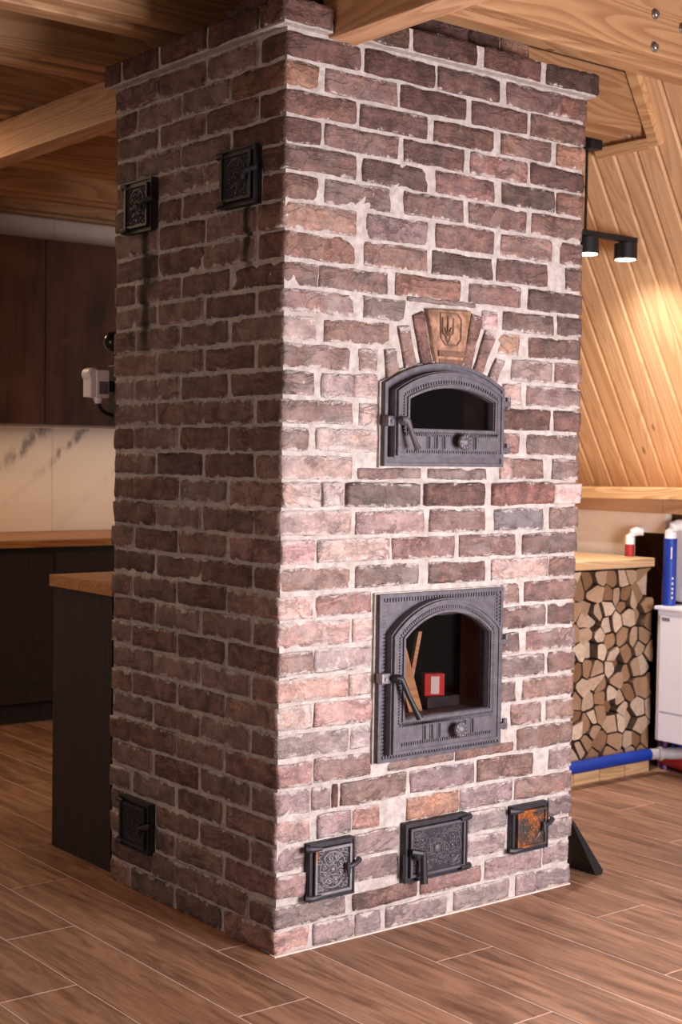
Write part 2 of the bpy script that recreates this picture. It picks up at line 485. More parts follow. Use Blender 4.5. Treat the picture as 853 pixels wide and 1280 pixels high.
# sloped lining: pine boards running up the 60 degree roof slope
SX, SZ = 2.97, 1.23
cs, sn = math.cos(R(60)), math.sin(R(60))
slope = MB()
def sl(u, d, y):           # u up the slope, d out of the lining into the room
    return (SX - cs*u - sn*d, y, SZ + sn*u - cs*d)
slope.prism([(-2.2, -0.7), (4.2, -0.7), (4.2, 2.0), (-2.2, 2.0)], -0.06, -0.021, lambda a, b, d: sl(b, d, a))
slope = slope.build('wall_slope', M['pine'])
tag(slope, kind='structure')
BP = 0.107
def board_mesh():
    prof = [(0.0, -0.02), (BP-0.004, -0.02), (BP-0.004, -0.004), (BP-0.011, 0.0), (0.012, 0.0), (0.007, -0.005), (0.0, -0.007)]
    b = MB()
    b.prism(prof, -0.7, 2.0, lambda a, d, u: (u, a, d))
    return b
b0 = None
for i in range(-14, 24):
    y = 0.6869 + i*BP
    if b0 is None:
        o = b0 = board_mesh().build('board', M['pine'], slope)
    else:
        o = link(b0.copy(), slope)
    # local x = up the slope, local y = room y, local z = out of the lining
    o.matrix_world = Matrix(((-cs, 0, -sn, SX), (0, 1, 0, y), (sn, 0, -cs, SZ), (0, 0, 0, 1)))

sill = MB().box(2.585, 2.99, -2.0, 4.05, -0.025, 0.025, 0.004).build('trim_1', M['sill_wood'])
sill.location = (0, 0, 1.2105); tag(sill, kind='structure')
sill.matrix_world = Matrix.Translation((0, 1.0, 1.206)) @ Matrix.Rotation(R(-1.0), 4, 'X') @ Matrix.Translation((0, -1.0, 0))
ap = MB()
ap.box(2.665, 2.70, 0.895, 4.05, 1.122, 1.182, 0.003)
ap.box(2.665, 2.70, -2.0, 0.892, 1.122, 1.182, 0.003)
tag(ap.build('trim_2', M['pine_y']), kind='structure')

# ------------------------------------------------------------------ timber ceiling
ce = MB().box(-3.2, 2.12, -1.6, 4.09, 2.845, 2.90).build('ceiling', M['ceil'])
tag(ce, kind='structure')
cb = None
for i in range(-11, 29):
    if cb is None:
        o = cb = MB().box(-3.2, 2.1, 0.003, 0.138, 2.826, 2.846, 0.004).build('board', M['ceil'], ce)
    else:
        o = link(cb.copy(), ce)
    o.location = (0, i*0.141, 0)

def joist(y0, label, bolts=()):
    t = empty('ceiling_joist', (0, y0, 2.61)); tag(t, label, 'beam', 'timber joists under the ceiling')
    xe = 2.13
    MB().box(-3.1, xe, 0.0, 0.060, 0.0, 0.215, 0.006).build('plank', M['pine_x'], t)
    MB().box(-3.1, xe-0.01, 0.086, 0.160, -0.010, 0.215, 0.006).build('plank', M['pine_x'], t)
    MB().box(-3.0, xe-0.05, 0.060, 0.086, 0.09, 0.21).build('spacer', M['pine_x'], t)
    for bx, bz in bolts:
        b = MB(); b.lathe([(0.017, 0), (0.017, 0.003), (0.011, 0.004), (0.011, 0.012), (0.009, 0.014)], (bx, 0.001, bz-2.61), (0, -1, 0), 10)
        b.build('bolt', M['steel'], t, True)
    return t
joist(-0.13, 'bolted pine joist crossing just in front of the stove top', ((1.316, 2.735), (1.316, 2.634), (1.449, 2.718)))
joist(0.60, 'pine joist passing behind the chimney into the sloped boards')
joist(1.15, 'pine joist behind the chimney, second row towards kitchen')
joist(1.86, 'pine joist third row back, above the peninsula counter')
joist(2.68, 'pine joist midway between the stove and kitchen cabinets')
joist(3.40, 'pine joist directly in front of the upper kitchen cabinets')
joist(3.88, 'darkest pine joist closest to the kitchen wall')

bb = MB().box(0.15, 0.247, 0.92, 4.085, 2.46, 2.597, 0.005).build('support_beam', M['pine_y'])
tag(bb, 'pine support beam running from behind the stove over the kitchen', 'beam')
bf = MB().box(0.143, 0.24, -2.1, 0.035, 2.468, 2.597, 0.005).build('support_beam', M['pine_y'])
tag(bf, 'pine support beam ending on the front of the stove top', 'beam')
wk = MB().box(1.44, 1.66, 0.030, 0.085, 2.628, 2.655, 0.003).build('packing_block', M['shelf_wood'])
tag(wk, 'short pale wood block under the bolted joist', 'block')

# trim boards round the joist where it meets the slope
def slope_trim(name, pts, d0, d1):
    return MB().prism(pts, d0, d1, lambda a, b, d: sl(b, d, a)).build(name, M['sill_wood'])
u0 = (2.60-SZ)/sn
tr = MB()
tr.prism([(0.545, u0-0.03), (0.590, u0-0.03), (0.590, 1.95), (0.545, 1.95)], 0.0, 0.03, lambda a, b, d: sl(b, d, a))
tag(tr.build('trim_3', M['sill_wood']), kind='structure')
tr = MB()
tr.prism([(0.592, u0-0.035), (0.86, u0-0.035), (0.86, u0+0.008), (0.592, u0+0.008)], 0.0, 0.032, lambda a, b, d: sl(b, d, a))
tag(tr.build('trim_4', M['sill_wood']), kind='structure')

# ------------------------------------------------------------------ the brick stove
BW, BD = 1.1545, 0.9016
ZB = [2.4703, 2.3949, 2.3196, 2.2471, 2.1744, 2.1001, 2.0257, 1.9472, 1.8692, 1.7976, 1.7269, 1.6537, 1.5792, 1.5048, 1.43, 1.3556, 1.2811, 1.2047, 1.1273, 1.0517, 0.9786, 0.9038, 0.8273, 0.7518, 0.6772, 0.6028, 0.5266, 0.4493, 0.3721, 0.2956, 0.2222, 0.1479, 0.0692, 0.0]
FRONT = """0-248d1 269-522d0 538-777d1 813-1042b2 1046-1155b1
0-114t1 134-381b3 401-647d0 671-899d1 919-1155b1
0-237b1 255-499d1 526-764d1 793-1003b2 1033-1155t1
0-117d1 137-390b3 413-643d1 674-903b3 920-1155d1
0-240b2 268-504d2 537-767b2 802-1021d2 1039-1155b1
0-113b2 137-369d4 420-647b3 665-904b3 927-1155b2
0-243t4 285-507m3 541-768b2 801-1015b4 1056-1155b2
0-238b2 277-509b3 527-765d2 787-997d2 1085-1155b1
0-117b3 123-359b3 392-637b2 676-880b3 922-1155d2
0-241b5 275-423d4 815-1033d3 1050-1155d2
0-119l5 140-369b3 801-884t3 926-1155d2
0-230b4 264-328b5 856-1026b5 1044-1155b3
0-106b4 135-245m5 245-344l5 821-896l5 922-1155b4
0-239b4 267-345l6 823-1024d1 1045-1155d1
0-91b4 122-340l6 822-892b3 929-1155b3
0-242l5 266-493b4 526-757d4 802-860l4 864-1000b3 1041-1155b4
0-127p6 141-206l7 223-482d3 512-739d1 783-1034b1 1038-1155l6
0-238l5 259-514l4 534-754b3 795-1001k4 1033-1155b3
0-114l4 130-382p6 397-632b3 655-884b3 917-1155d3
0-241b4 262-495b4 533-758b2 786-1023l5 1037-1155b3
0-113p6 129-339b4 829-905b4 930-1155b2
0-244l5 254-341l5 828-1019d3 1036-1155d2
0-115b4 125-342m5 830-905d3 943-1155b4
0-240p5 247-344p6 832-1018d4 1041-1155b3
0-111p6 125-341p4 834-896d3 930-1155b3
0-240m4 254-342m6 881-1010b4 1037-1155b4
0-114p3 130-348b4 392-646b3 654-892b2 909-1155b3
0-113m4 121-183m4 194-212d0 222-456b3 478-728m3 744-976b2 1050-1155m4
0-113p3 141-256m4 264-362p2 465-666t2 674-891m3 908-1155b3
0-111m3 273-440m4 708-868m5 1051-1155m3
0-113p3 274-438m3 710-868m5 1053-1155m4
0-238m3 273-505b2 526-760b3 785-1028m3 1036-1155m4
0-115p3 133-272m4 280-368m4 393-626m4 657-887m4 916-999m4 1008-1155m4""".split('\n')
TONE = {'x': (74, 52, 45), 'd': (86, 61, 54), 'b': (110, 79, 70), 'l': (154, 122, 115), 't': (142, 106, 86), 'p': (160, 124, 114), 'm': (122, 101, 102), 'k': (62, 56, 64)}
DOORS_F = [(0.333, 0.815, 0.487, 0.963), (0.340, 0.804, 1.322, 1.56), (0.099, 0.256, 0.135, 0.294), (0.443, 0.686, 0.128, 0.299), (0.876, 1.031, 0.142, 0.287)]
DOORS_L = [(0.114, 0.284, 2.027, 2.185), (0.650, 0.812, 2.014, 2.172), (0.633, 0.809, 0.133, 0.288)]
stove = empty('brick_stove', (BW/2, BD/2, 0))
tag(stove, 'tall reclaimed brick masonry stove with iron doors in the middle of room', 'stove')
stove_inv = Matrix.Translation((-BW/2, -BD/2, 0))
rb = random.Random(11)

def grid_box(dx, dy, dz, seed, seg=0.016, rad=0.006, amp=1.0):
    nx, ny, nz = max(3, round(dx/seg)), min(6, max(3, round(dy/seg))) if dy < 0.15 else max(3, round(dy/seg)), max(3, round(dz/0.017))
    bm = bmesh.new(); V = {}
    h = (dx/2, dy/2, dz/2); off = Vector((seed*3.17 % 97, seed*1.71 % 89, seed*2.33 % 83))
    def vert(i, j, k):
        key = (i, j, k)
        if key in V: return V[key]
        p = Vector(((i/nx-0.5)*dx, (j/ny-0.5)*dy, (k/nz-0.5)*dz))
        q = Vector([max(-(h[a]-rad), min(h[a]-rad, p[a])) for a in range(3)])
        d = p-q
        if d.length > 1e-9: p = q + d.normalized()*rad
        w = noise.noise_vector(p*7+off)*0.0035*amp + noise.noise_vector(p*22+off)*0.0040*amp + noise.noise_vector(p*60+off)*0.0016*amp
        V[key] = bm.verts.new(p+w)
        return V[key]
    for k in (0, nz):
        for i in range(nx):
            for j in range(ny):
                bm.faces.new((vert(i, j, k), vert(i+1, j, k), vert(i+1, j+1, k), vert(i, j+1, k)))
    for j in (0, ny):
        for i in range(nx):
            for k in range(nz):
                bm.faces.new((vert(i, j, k), vert(i+1, j, k), vert(i+1, j, k+1), vert(i, j, k+1)))
    for i in (0, nx):
        for j in range(ny):
            for k in range(nz):
                bm.faces.new((vert(i, j, k), vert(i, j+1, k), vert(i, j+1, k+1), vert(i, j, k+1)))
    bmesh.ops.recalc_face_normals(bm, faces=bm.faces)
    return bm

def put_brick(x0, x1, y0, y1, z0, z1, tone, lime_glare, tilt=0.0):
    bm = grid_box(x1-x0, y1-y0, z1-z0, rb.random()*1000)
    me = bpy.data.meshes.new('brick'); bm.to_mesh(me); bm.free()
    for p in me.polygons: p.use_smooth = True
    me.materials.append(M['brick'])
    o = bpy.data.objects.new('brick', me)
    o.location = ((x0+x1)/2-BW/2, (y0+y1)/2-BD/2, (z0+z1)/2)
    o.rotation_euler = (rb.uniform(-.012, .012), rb.uniform(-.010, .010), rb.uniform(-.006, .006))
    c = TONE[tone]; j = rb.uniform(0.88, 1.12)
    c = lin(*[max(0, min(255, k*j*rb.uniform(0.97, 1.03))) for k in c])
    o.color = (c[0], c[1], c[2], lime_glare)
    return link(o, stove)

def trim_iv(a0, a1, z0, z1, doors):
    for d0, d1, dz0, dz1 in doors:
        if min(z1, dz1)-max(z0, dz0) > 0.018 and a0 < d1+0.006 and a1 > d0-0.006:
            l, r = d0-0.008-a0, a1-(d1+0.008)
            if l >= r: a1 = d0-0.008
            else: a0 = d1+0.008
            if a1-a0 < 0.03: return None
    return a0, a1

A_SIDE = {1, 3, 5} | {i for i in range(8, 33, 2)}         # courses whose near corner shows a header on the front
DW = 0.115
for i, line in enumerate(FRONT):
    z1, z0 = ZB[i], ZB[i+1]
    g = (z1-z0)*0.055
    za, zb = z0+g*(0.9 if i < 32 else 0.2), z1-g
    header_front = i in A_SIDE
    its = line.split()
    for k, it in enumerate(its):
        a, rest = it.split('-')
        tone, lime_glare = rest[-2], int(rest[-1])/10
        a, b = int(a)/1000, int(rest[:-2])/1000
        a, b = a-0.003, b+0.003
        zt = zb; zl = za
        for d0, d1, e0, e1 in DOORS_F:
            if a < d1-0.05 and b > d0+0.05 and za < e0 < zb and e0-za > 0.025: zt = e0-0.003
            if a < d1-0.05 and b > d0+0.05 and za < e1 < zb and zb-e1 > 0.025: zl = e1+0.003
        iv = trim_iv(a, b, zl, zt, DOORS_F) if k else (a, b)
        if not iv: continue
        a, b = iv
        pr = rb.uniform(-0.003, 0.003)
        if i == 16: pr -= 0.010
        y1 = DW
        if k == 0:
            if tone in 'plt': lime_glare = min(0.60, lime_glare)
            a = rb.uniform(-0.004, 0.003)
            y1 = 0.250 if header_front else 0.121
            iv2 = trim_iv(0, y1, za, zb, DOORS_L)
            y1 = iv2[1] if iv2 else 0.10
        if k == len(its)-1:
            b += rb.uniform(-0.004, 0.004)
            y1 = 0.25 if b-a < 0.16 else 0.118
        put_brick(a, b, pr, y1, zl+rb.uniform(-.001, .001), zt+rb.uniform(-.0015, .0015), tone, lime_glare*(0.85 if i < 9 else 1.0)+0.08)
    # left face
    y = 0.2576 if header_front else 0.129
    while y < BD-0.02:
        ye = min(y+0.2576, BD+0.006)
        a, b = y+0.0065+rb.uniform(-.003, .003), ye-0.0065+rb.uniform(-.003, .002)
        iv = trim_iv(a, b, za, zb, DOORS_L)
        if iv and iv[1]-iv[0] > 0.03:
            tone = rb.choice('dddbbbbm') if not (i == 15 and 0.38 < y < 0.40) else 'k'
            if rb.random() < 0.06: tone = 't'
            x1 = DW if ye < BD-0.01 else (0.25 if ye-y < 0.16 else 0.118)
            put_brick(rb.uniform(-.005, .003), x1, iv[0], iv[1], za+rb.uniform(-.001, .001), zb+rb.uniform(-.0015, .0015), tone, rb.uniform(0.35, 0.95))
        y = ye

# corbel course and the set-back chimney above it
zc0, zc1 = 2.481, 2.545
for a, b, tone in ((-0.03, 0.135, 'd'), (0.252, 0.402, 'x'), (0.418, 0.664, 'x'), (0.690, 0.930, 'd'), (0.950, 1.187, 'x')):
    put_brick(a, b, -0.028, 0.10 if a > 0 else 0.085, zc0, zc1, tone, 0.10)
for a, b, tone in ((0.095, 0.335, 'x'), (0.350, 0.590, 'd'), (0.610, 0.815, 'x'), (0.83, 0.928, 'x')):
    put_brick(-0.03, 0.09, a, b, zc0, zc1, tone, 0.10)
for a, b, tone in ((0.06, 0.20, 'x'), (0.252, 0.45, 'x'), (0.465, 0.70, 'd'), (0.712, 0.83, 'x'), (0.842, 0.955, 't')):
    put_brick(a, b, 0.055, 0.17, 2.556, 2.622, tone, 0.08)
for a, b in ((0.175, 0.40),):
    put_brick(0.06, 0.17, a, b, 2.556, 2.622, 'd', 0.08)

# arch over the oven door: wedge bricks round a stamped keystone
def wedge(name, pts, tone, lime_glare, mat=None, y0=-0.004, y1=0.11):
    cx = sum(p[0] for p in pts)/4; cz = sum(p[1] for p in pts)/4
    bm = bmesh.new(); N = 6; K = 3
    loc = Vector((cx, (y0+y1)/2, cz)); V = {}
    so = rb.random()*90
    def P(i, k, j):
        if (i, k, j) in V: return V[(i, k, j)]
        u, v = i/K, k/N
        q = [Vector(p) for p in pts]                       # TL TR BR BL
        a = q[0].lerp(q[1], u); b = q[3].lerp(q[2], u); c = b.lerp(a, v)
        ins = 0.004 if j == 0 else 0.0
        c = c + (Vector((cx, cz))-c).normalized()*ins
        p = Vector((c.x, y0 if j == 0 else (y0+0.005 if j == 1 else y1), c.y))
        p += noise.noise_vector(p*28+Vector((so, 0, 0)))*0.0032
        V[(i, k, j)] = bm.verts.new(p-loc)
        return V[(i, k, j)]
    for i in range(K):
        for k in range(N):
            bm.faces.new((P(i, k, 0), P(i+1, k, 0), P(i+1, k+1, 0), P(i, k+1, 0)))
    for j in (0, 1):
        for i in range(K):
            for k in (0, N): bm.faces.new((P(i, k, j), P(i+1, k, j), P(i+1, k, j+1), P(i, k, j+1)))
        for k in range(N):
            for i in (0, K): bm.faces.new((P(i, k, j), P(i, k+1, j), P(i, k+1, j+1), P(i, k, j+1)))
    bmesh.ops.recalc_face_normals(bm, faces=bm.faces)
    me = bpy.data.meshes.new(name); bm.to_mesh(me); bm.free()
    for p in me.polygons: p.use_smooth = True
    me.materials.append(mat or M['brick'])
    o = bpy.data.objects.new(name, me); o.location = loc - Vector((BW/2, BD/2, 0))
    c = lin(*TONE[tone]); o.color = (c[0], c[1], c[2], lime_glare)
    return link(o, stove)
wedge('brick', [(0.455, 1.748), (0.492, 1.768), (0.536, 1.600), (0.494, 1.600)], 'b', 0.15)
wedge('brick', [(0.401, 1.717), (0.440, 1.722), (0.476, 1.596), (0.430, 1.585)], 'b', 0.45)
wedge('brick', [(0.352, 1.648), (0.392, 1.655), (0.410, 1.575), (0.362, 1.560)], 'b', 0.5)
wedge('brick', [(0.682, 1.774), (0.728, 1.764), (0.678, 1.600), (0.642, 1.602)], 'b', 0.2)
wedge('brick', [(0.742, 1.728), (0.782, 1.712), (0.722, 1.580), (0.688, 1.594)], 'b', 0.3)
wedge('brick', [(0.788, 1.648), (0.822, 1.640), (0.782, 1.560), (0.742, 1.570)], 'b', 0.55)
put_brick(0.43, 0.70, 0.0, 0.11, 1.787, 1.803, 'b', 0.5)
put_brick(0.725, 0.792, 0.0, 0.11, 1.728, 1.785, 'l', 0.7)
key = wedge('keystone', [(0.499, 1.774), (0.673, 1.778), (0.637, 1.604), (0.543, 1.602)], 't', 0.1, M['clay'], y0=-0.012)
key['label'] = 'orange clay keystone stamped with a trident crest'
def on_front(u, v, d): return (u-BW/2-(key.location.x), d-BD/2-key.location.y, v-key.location.z)
# raised frame with clipped corners, and the trident
fo = [(0.545, 1.766), (0.612, 1.766), (0.629, 1.750), (0.629, 1.690), (0.612, 1.672), (0.566, 1.672), (0.549, 1.690), (0.545, 1.750)]
cxk, czk = 0.587, 1.719
fi = [(cxk+(a-cxk)*0.93, czk+(b-czk)*0.945) for a, b in fo]
MB().ring(fo, fi, -0.016, -0.008, on_front).build('stamped_frame', M['clay_dark'], key)
t = MB()
S = lambda pts, w: t.tube([on_front(a, b, -0.0135) for a, b in pts], w, 6)
S([(0.577, 1.757), (0.577, 1.700)], 0.0028)
S([(0.556, 1.752), (0.557, 1.708), (0.566, 1.703)], 0.0026)
S([(0.598, 1.752), (0.597, 1.708), (0.588, 1.703)], 0.0026)
S([(0.557, 1.724), (0.566, 1.722), (0.570, 1.712), (0.577, 1.700), (0.584, 1.712), (0.588, 1.722), (0.597, 1.724)], 0.0022)
S([(0.558, 1.705), (0.577, 1.704), (0.596, 1.705)], 0.0024)
S([(0.568, 1.704), (0.571, 1.691), (0.577, 1.681), (0.583, 1.691), (0.586, 1.704)], 0.0024)
kl = MB()
for zz, yy, ww, hh in ((1.648, -0.018, 0.051, 0.008), (1.622, -0.015, 0.046, 0.010)):
    kl.prism([(0.590-ww+0.002, zz-hh), (0.590+ww-0.002, zz-hh), (0.590+ww, zz+hh), (0.590-ww, zz+hh)], yy, -0.006, on_front)
kl.build('moulding', M['clay_dark'], key)
t.build('trident_crest', M['clay_dark'], key, True)

# mortar body with the two fire openings left hollow
mb = MB()
I = 0.006
def xz_layer(y0, y1, openings, zlo, zhi):
    x_lo, x_hi = I, BW-I
    zs = sorted({zlo, zhi} | {v for o in openings for v in o[2:]})
    for za, zb in zip(zs, zs[1:]):
        cuts = [(o[0], o[1]) for o in openings if o[2] < (za+zb)/2 < o[3]]
        x = x_lo
        for c0, c1 in sorted(cuts):
            mb.box(x, c0, y0, y1, za, zb); x = c1
        mb.box(x, x_hi, y0, y1, za, zb)
OPEN = [(0.385, 0.75, 0.60, 0.92), (0.39, 0.745, 1.41, 1.56)]
xz_layer(I, 0.09, OPEN, 0.0, 2.476)
INNER = [(0.30, 1.06, 0.60, 1.02), (0.30, 1.06, 1.41, 1.62)]
xz_layer(0.09, 0.50, INNER, 0.0, 2.476)
mb.box(I, BW-I, 0.50, BD-I, 0.0, 2.476)
mb.box(-0.022, 0.137, -0.02, BD+0.02, 2.476, 2.541)
mb.box(0.246, BW+0.022, -0.02, BD+0.02, 2.476, 2.541)
mb.box(0.137, 0.246, 0.045, BD+0.01, 2.476, 2.541)
mb.box(0.075, 0.945, 0.07, 0.39, 2.541, 2.618)
bmesh.ops.translate(mb.bm, verts=mb.bm.verts, vec=(-BW/2, -BD/2, 0))
mb.build('mortar', M['mortar'], stove)
# sooty lining of both chambers
ch = MB()
for x0, x1, z0, z1 in INNER:
    ch.box(x0, x0+0.006, 0.09, 0.47, z0, z1); ch.box(x1-0.006, x1, 0.09, 0.47, z0, z1)
    ch.box(x0, x1, 0.46, 0.50, z0, z1); ch.box(x0, x1, 0.09, 0.46, z0, z0+0.005); ch.box(x0, x1, 0.09, 0.46, z1-0.006, z1)
for x0, x1, z0, z1 in OPEN:
    ch.box(x0, x0+0.004, 0.01, 0.09, z0, z1); ch.box(x1-0.004, x1, 0.01, 0.09, z0, z1); ch.box(x0, x1, 0.01, 0.09, z0, z0+0.004)
bmesh.ops.translate(ch.bm, verts=ch.bm.verts, vec=(-BW/2, -BD/2, 0))
ch.build('chamber_lining', M['soot'], stove)
cl = MB(); cl.box(-0.003-BW/2, BW/2, -0.004-BD/2, 0.02-BD/2, 0.0, 0.003); cl.build('caulk_line', M['grout'], stove)
# bricks of the two faces turned away from the picture
hb = MB()
for i in range(33):
    z1, z0 = ZB[i]-0.006, ZB[i+1]+0.006
    y = 0.262 if i in A_SIDE else 0.132
    while y < BD-0.27:
        hb.box(BW-0.05, BW+0.001, y+0.006, y+0.252, z0, z1, 0); y += 0.2576
    x = 0.262
    while x < BW-0.27:
        hb.box(x+0.006, x+0.252, BD-0.05, BD+0.001, z0, z1, 0); x += 0.2576
bmesh.ops.translate(hb.bm, verts=hb.bm.verts, vec=(-BW/2, -BD/2, 0))
o = hb.build('far_bricks', M['brick'], stove); tag(o, kind='stuff'); o.color = lin(104, 70, 62)[:3]+(0.25,)

# ------------------------------------------------------------------ iron doors
def arch(x0, x1, z0, zs, zt, n=16, r=0.0):
    """outline: bottom edge, straight sides to zs, segmental arch to zt; counter-clockwise"""
    pts = [(x0, z0), (x1, z0)]
    c = (x1-x0)/2; h = zt-zs; cx = (x0+x1)/2
    rad = (c*c+h*h)/(2*h); cz = zt-rad
    a = math.asin(min(1, c/rad))
    for i in range(n+1):
        t = a - 2*a*i/n
        pts.append((cx+rad*math.sin(t), cz+rad*math.cos(t)))
    return pts
def inset(pts, d):
    n = len(pts); out = []
    for i in range(n):
        p0, p1, p2 = Vector(pts[i-1]), Vector(pts[i]), Vector(pts[(i+1) % n])
        e1 = (p1-p0).normalized(); e2 = (p2-p1).normalized()
        n1 = Vector((-e1.y, e1.x)); n2 = Vector((-e2.y, e2.x))
        b = n1+n2
        k = d/max(0.3, (1+n1.dot(n2)))
        out.append(tuple(p1+b*k))
    return out
def teeth(mb, pts, step, w, l, d0, d1, fn, closed=True):
    """small raised ribs set across a line"""
    P = [Vector(p) for p in pts]
    if closed: P.append(P[0])
    for a, b in zip(P, P[1:]):
        L = (b-a).length
        if L < 1e-6: continue
        k = max(1, round(L/step))
        t = (b-a)/L; nn = Vector((-t.y, t.x))
        for i in range(k):
            c = a + t*(L*(i+0.5)/k)
            q = [c-t*w/2-nn*l/2, c+t*w/2-nn*l/2, c+t*w/2+nn*l/2, c-t*w/2+nn*l/2]
            mb.prism([tuple(x) for x in q], d0, d1, fn)
def stove_local(u, v, d): return (u-BW/2, d-BD/2, v)

def glazed_door(name, label, plate, leaf, glass, pan, slots, knob_x, sz, latch_z, hinges, plate_teeth, ratchet):
    F = stove_local
    root = MB()
    root.ring(plate, inset(plate, 0.028), 0.004, -0.014, F)
    root.ring(plate, inset(plate, 0.010), -0.013, -0.020, F)
    root.ring(inset(plate, 0.020), inset(plate, 0.070), -0.002, -0.013, F)
    root = root.build(name, M['iron'], stove); root['label'] = label
    fo_ = inset(plate, -0.005); fo_ = [(a+0.004*noise.noise(Vector((a*60, b*60, 1))), b+0.005*noise.noise(Vector((a*70, b*70, 5)))) for a, b in fo_]
    MB().ring(fo_, inset(plate, 0.004), 0.008, -0.003, F).build('lime_fillet', M['mortar'], root)
    if plate_teeth:
        t = MB(); teeth(t, inset(plate, 0.017), 0.0105, 0.006, 0.011, -0.013, -0.0185, F)
        t.build('beading', M['iron'], root)['kind'] = 'stuff'
    lf = MB()
    n = len(leaf)
    lf.ring(leaf, inset(leaf, 0.006), -0.012, -0.044, F)
    lf.ring(inset(leaf, 0.005), glass, -0.022, -0.050, F) if len(glass) == n else None
    lf.build('door_leaf', M['iron'], root)
    r = MB()
    r.ring(inset(glass, -0.009), inset(glass, -0.002), -0.048, -0.056, F)
    r.ring(inset(leaf, 0.004), inset(leaf, 0.012), -0.049, -0.054, F)
    r.build('moulding', M['iron'], root)
    t = MB(); teeth(t, inset(glass, -0.017), 0.0085, 0.0048, 0.0085, -0.049, -0.0545, F)
    x0, x1, z0, z1 = pan
    teeth(t, [(x0, z1), (x1, z1)], 0.0085, 0.0048, 0.0085, -0.049, -0.0545, F, False)
    teeth(t, [(x0, z0), (x1, z0)], 0.0085, 0.0048, 0.0085, -0.049, -0.0545, F, False)
    t.build('beading', M['iron'], root)['kind'] = 'stuff'
    g = MB(); g.prism(inset(glass, -0.004), -0.028, -0.032, F); g.build('glass', M['glass'], root)
    for sx in slots:
        s = MB(); cap = [(sx+0.0045*math.cos(a), sz+(0.017 if math.sin(a) > 0 else -0.017)+0.0045*math.sin(a)) for a in [math.pi*k/6 for k in range(12)]]
        s.prism(cap, -0.046, -0.0508, F); s.build('air_slot', M['black'], root)
        s = MB(); s.ring(inset(cap, -0.0028), cap, -0.049, -0.0525, F); s.build('slot_rim', M['iron'], root)
    k = MB(); o3 = F(knob_x, sz, -0.050)
    k.lathe([(0.010, 0), (0.009, 0.020), (0.020, 0.022), (0.024, 0.027), (0.022, 0.034), (0.010, 0.038), (0.006, 0.041)], o3, (0, -1, 0), 18)
    for q in range(9):
        a = 2*math.pi*q/9
        k.lathe([(0.0045, 0.030), (0.0045, 0.0375), (0.002, 0.039)], (o3[0]+0.0165*math.cos(a), o3[1], o3[2]+0.0165*math.sin(a)), (0, -1, 0), 6)
    k.build('knob', M['iron'], root, True)
    lx = plate[0][0]
    l = MB()
    l.box(lx-0.006-BW/2, lx+0.030-BW/2, -0.042-BD/2, -0.012-BD/2, latch_z-0.016, latch_z+0.014, 0.006)
    l.lathe([(0.006, 0), (0.006, 0.004)], F(lx+0.008, latch_z-0.002, -0.042), (0, -1, 0), 8)
    l.build('latch_keeper', M['iron_grey' if ratchet else 'iron'], root)
    h = MB(); hx = lx+0.034
    h.lathe([(0.013, -0.01), (0.013, 0.022), (0.009, 0.027)], F(hx, latch_z, -0.050), (0, -1, 0), 12)
    dz = 0.112 if ratchet else 0.080; dxx = 0.056 if ratchet else 0.026
    pts = [F(hx-0.012, latch_z+0.004, -0.068), F(hx+0.004, latch_z, -0.074), F(hx+dxx*0.45, latch_z-dz*0.45, -0.082), F(hx+dxx*0.85, latch_z-dz*0.85, -0.090), F(hx+dxx, latch_z-dz, -0.094)]
    h.tube(pts, [0.008, 0.0085, 0.007, 0.0085, 0.0105], 10)
    h.build('handle', M['black' if ratchet else 'iron'], root, True)
    hxr = plate[1][0]
    for hz in hinges:
        g = MB(); g.box(hxr-0.03-BW/2, hxr+0.012-BW/2, -0.036-BD/2, -0.012-BD/2, hz-0.013, hz+0.004, 0.003)
        g.lathe([(0.008, -0.016), (0.008, 0.016)], F(hxr+0.006, hz, -0.028), (0, 0, 1), 10)
        g.build('hinge', M['iron'], root)
    return root
N = 18
glazed_door('firebox_door', 'arched glass firebox door with beaded iron plate',
    [(0.333, 0.487), (0.815, 0.487), (0.815, 0.963), (0.333, 0.963)],
    arch(0.357, 0.779, 0.511, 0.850, 0.946, N), arch(0.402, 0.731, 0.613, 0.838, 0.905, N),
    (0.392, 0.744, 0.540, 0.594), (0.479, 0.507, 0.535, 0.636, 0.666), 0.594, 0.566, 0.730, (0.805, 0.552), True, True)
glazed_door('oven_door', 'arched dark glass oven door under the keystone',
    arch(0.340, 0.804, 1.323, 1.555, 1.620, N),
    arch(0.357, 0.772, 1.349, 1.536, 1.596, N), arch(0.403, 0.730, 1.430, 1.511, 1.548, N),
    (0.394, 0.747, 1.364, 1.418), (0.477, 0.506, 0.535, 0.628, 0.657), 0.590, 1.395, 1.450, (1.515, 1.378), False, False)
# plain bead on the oven frame

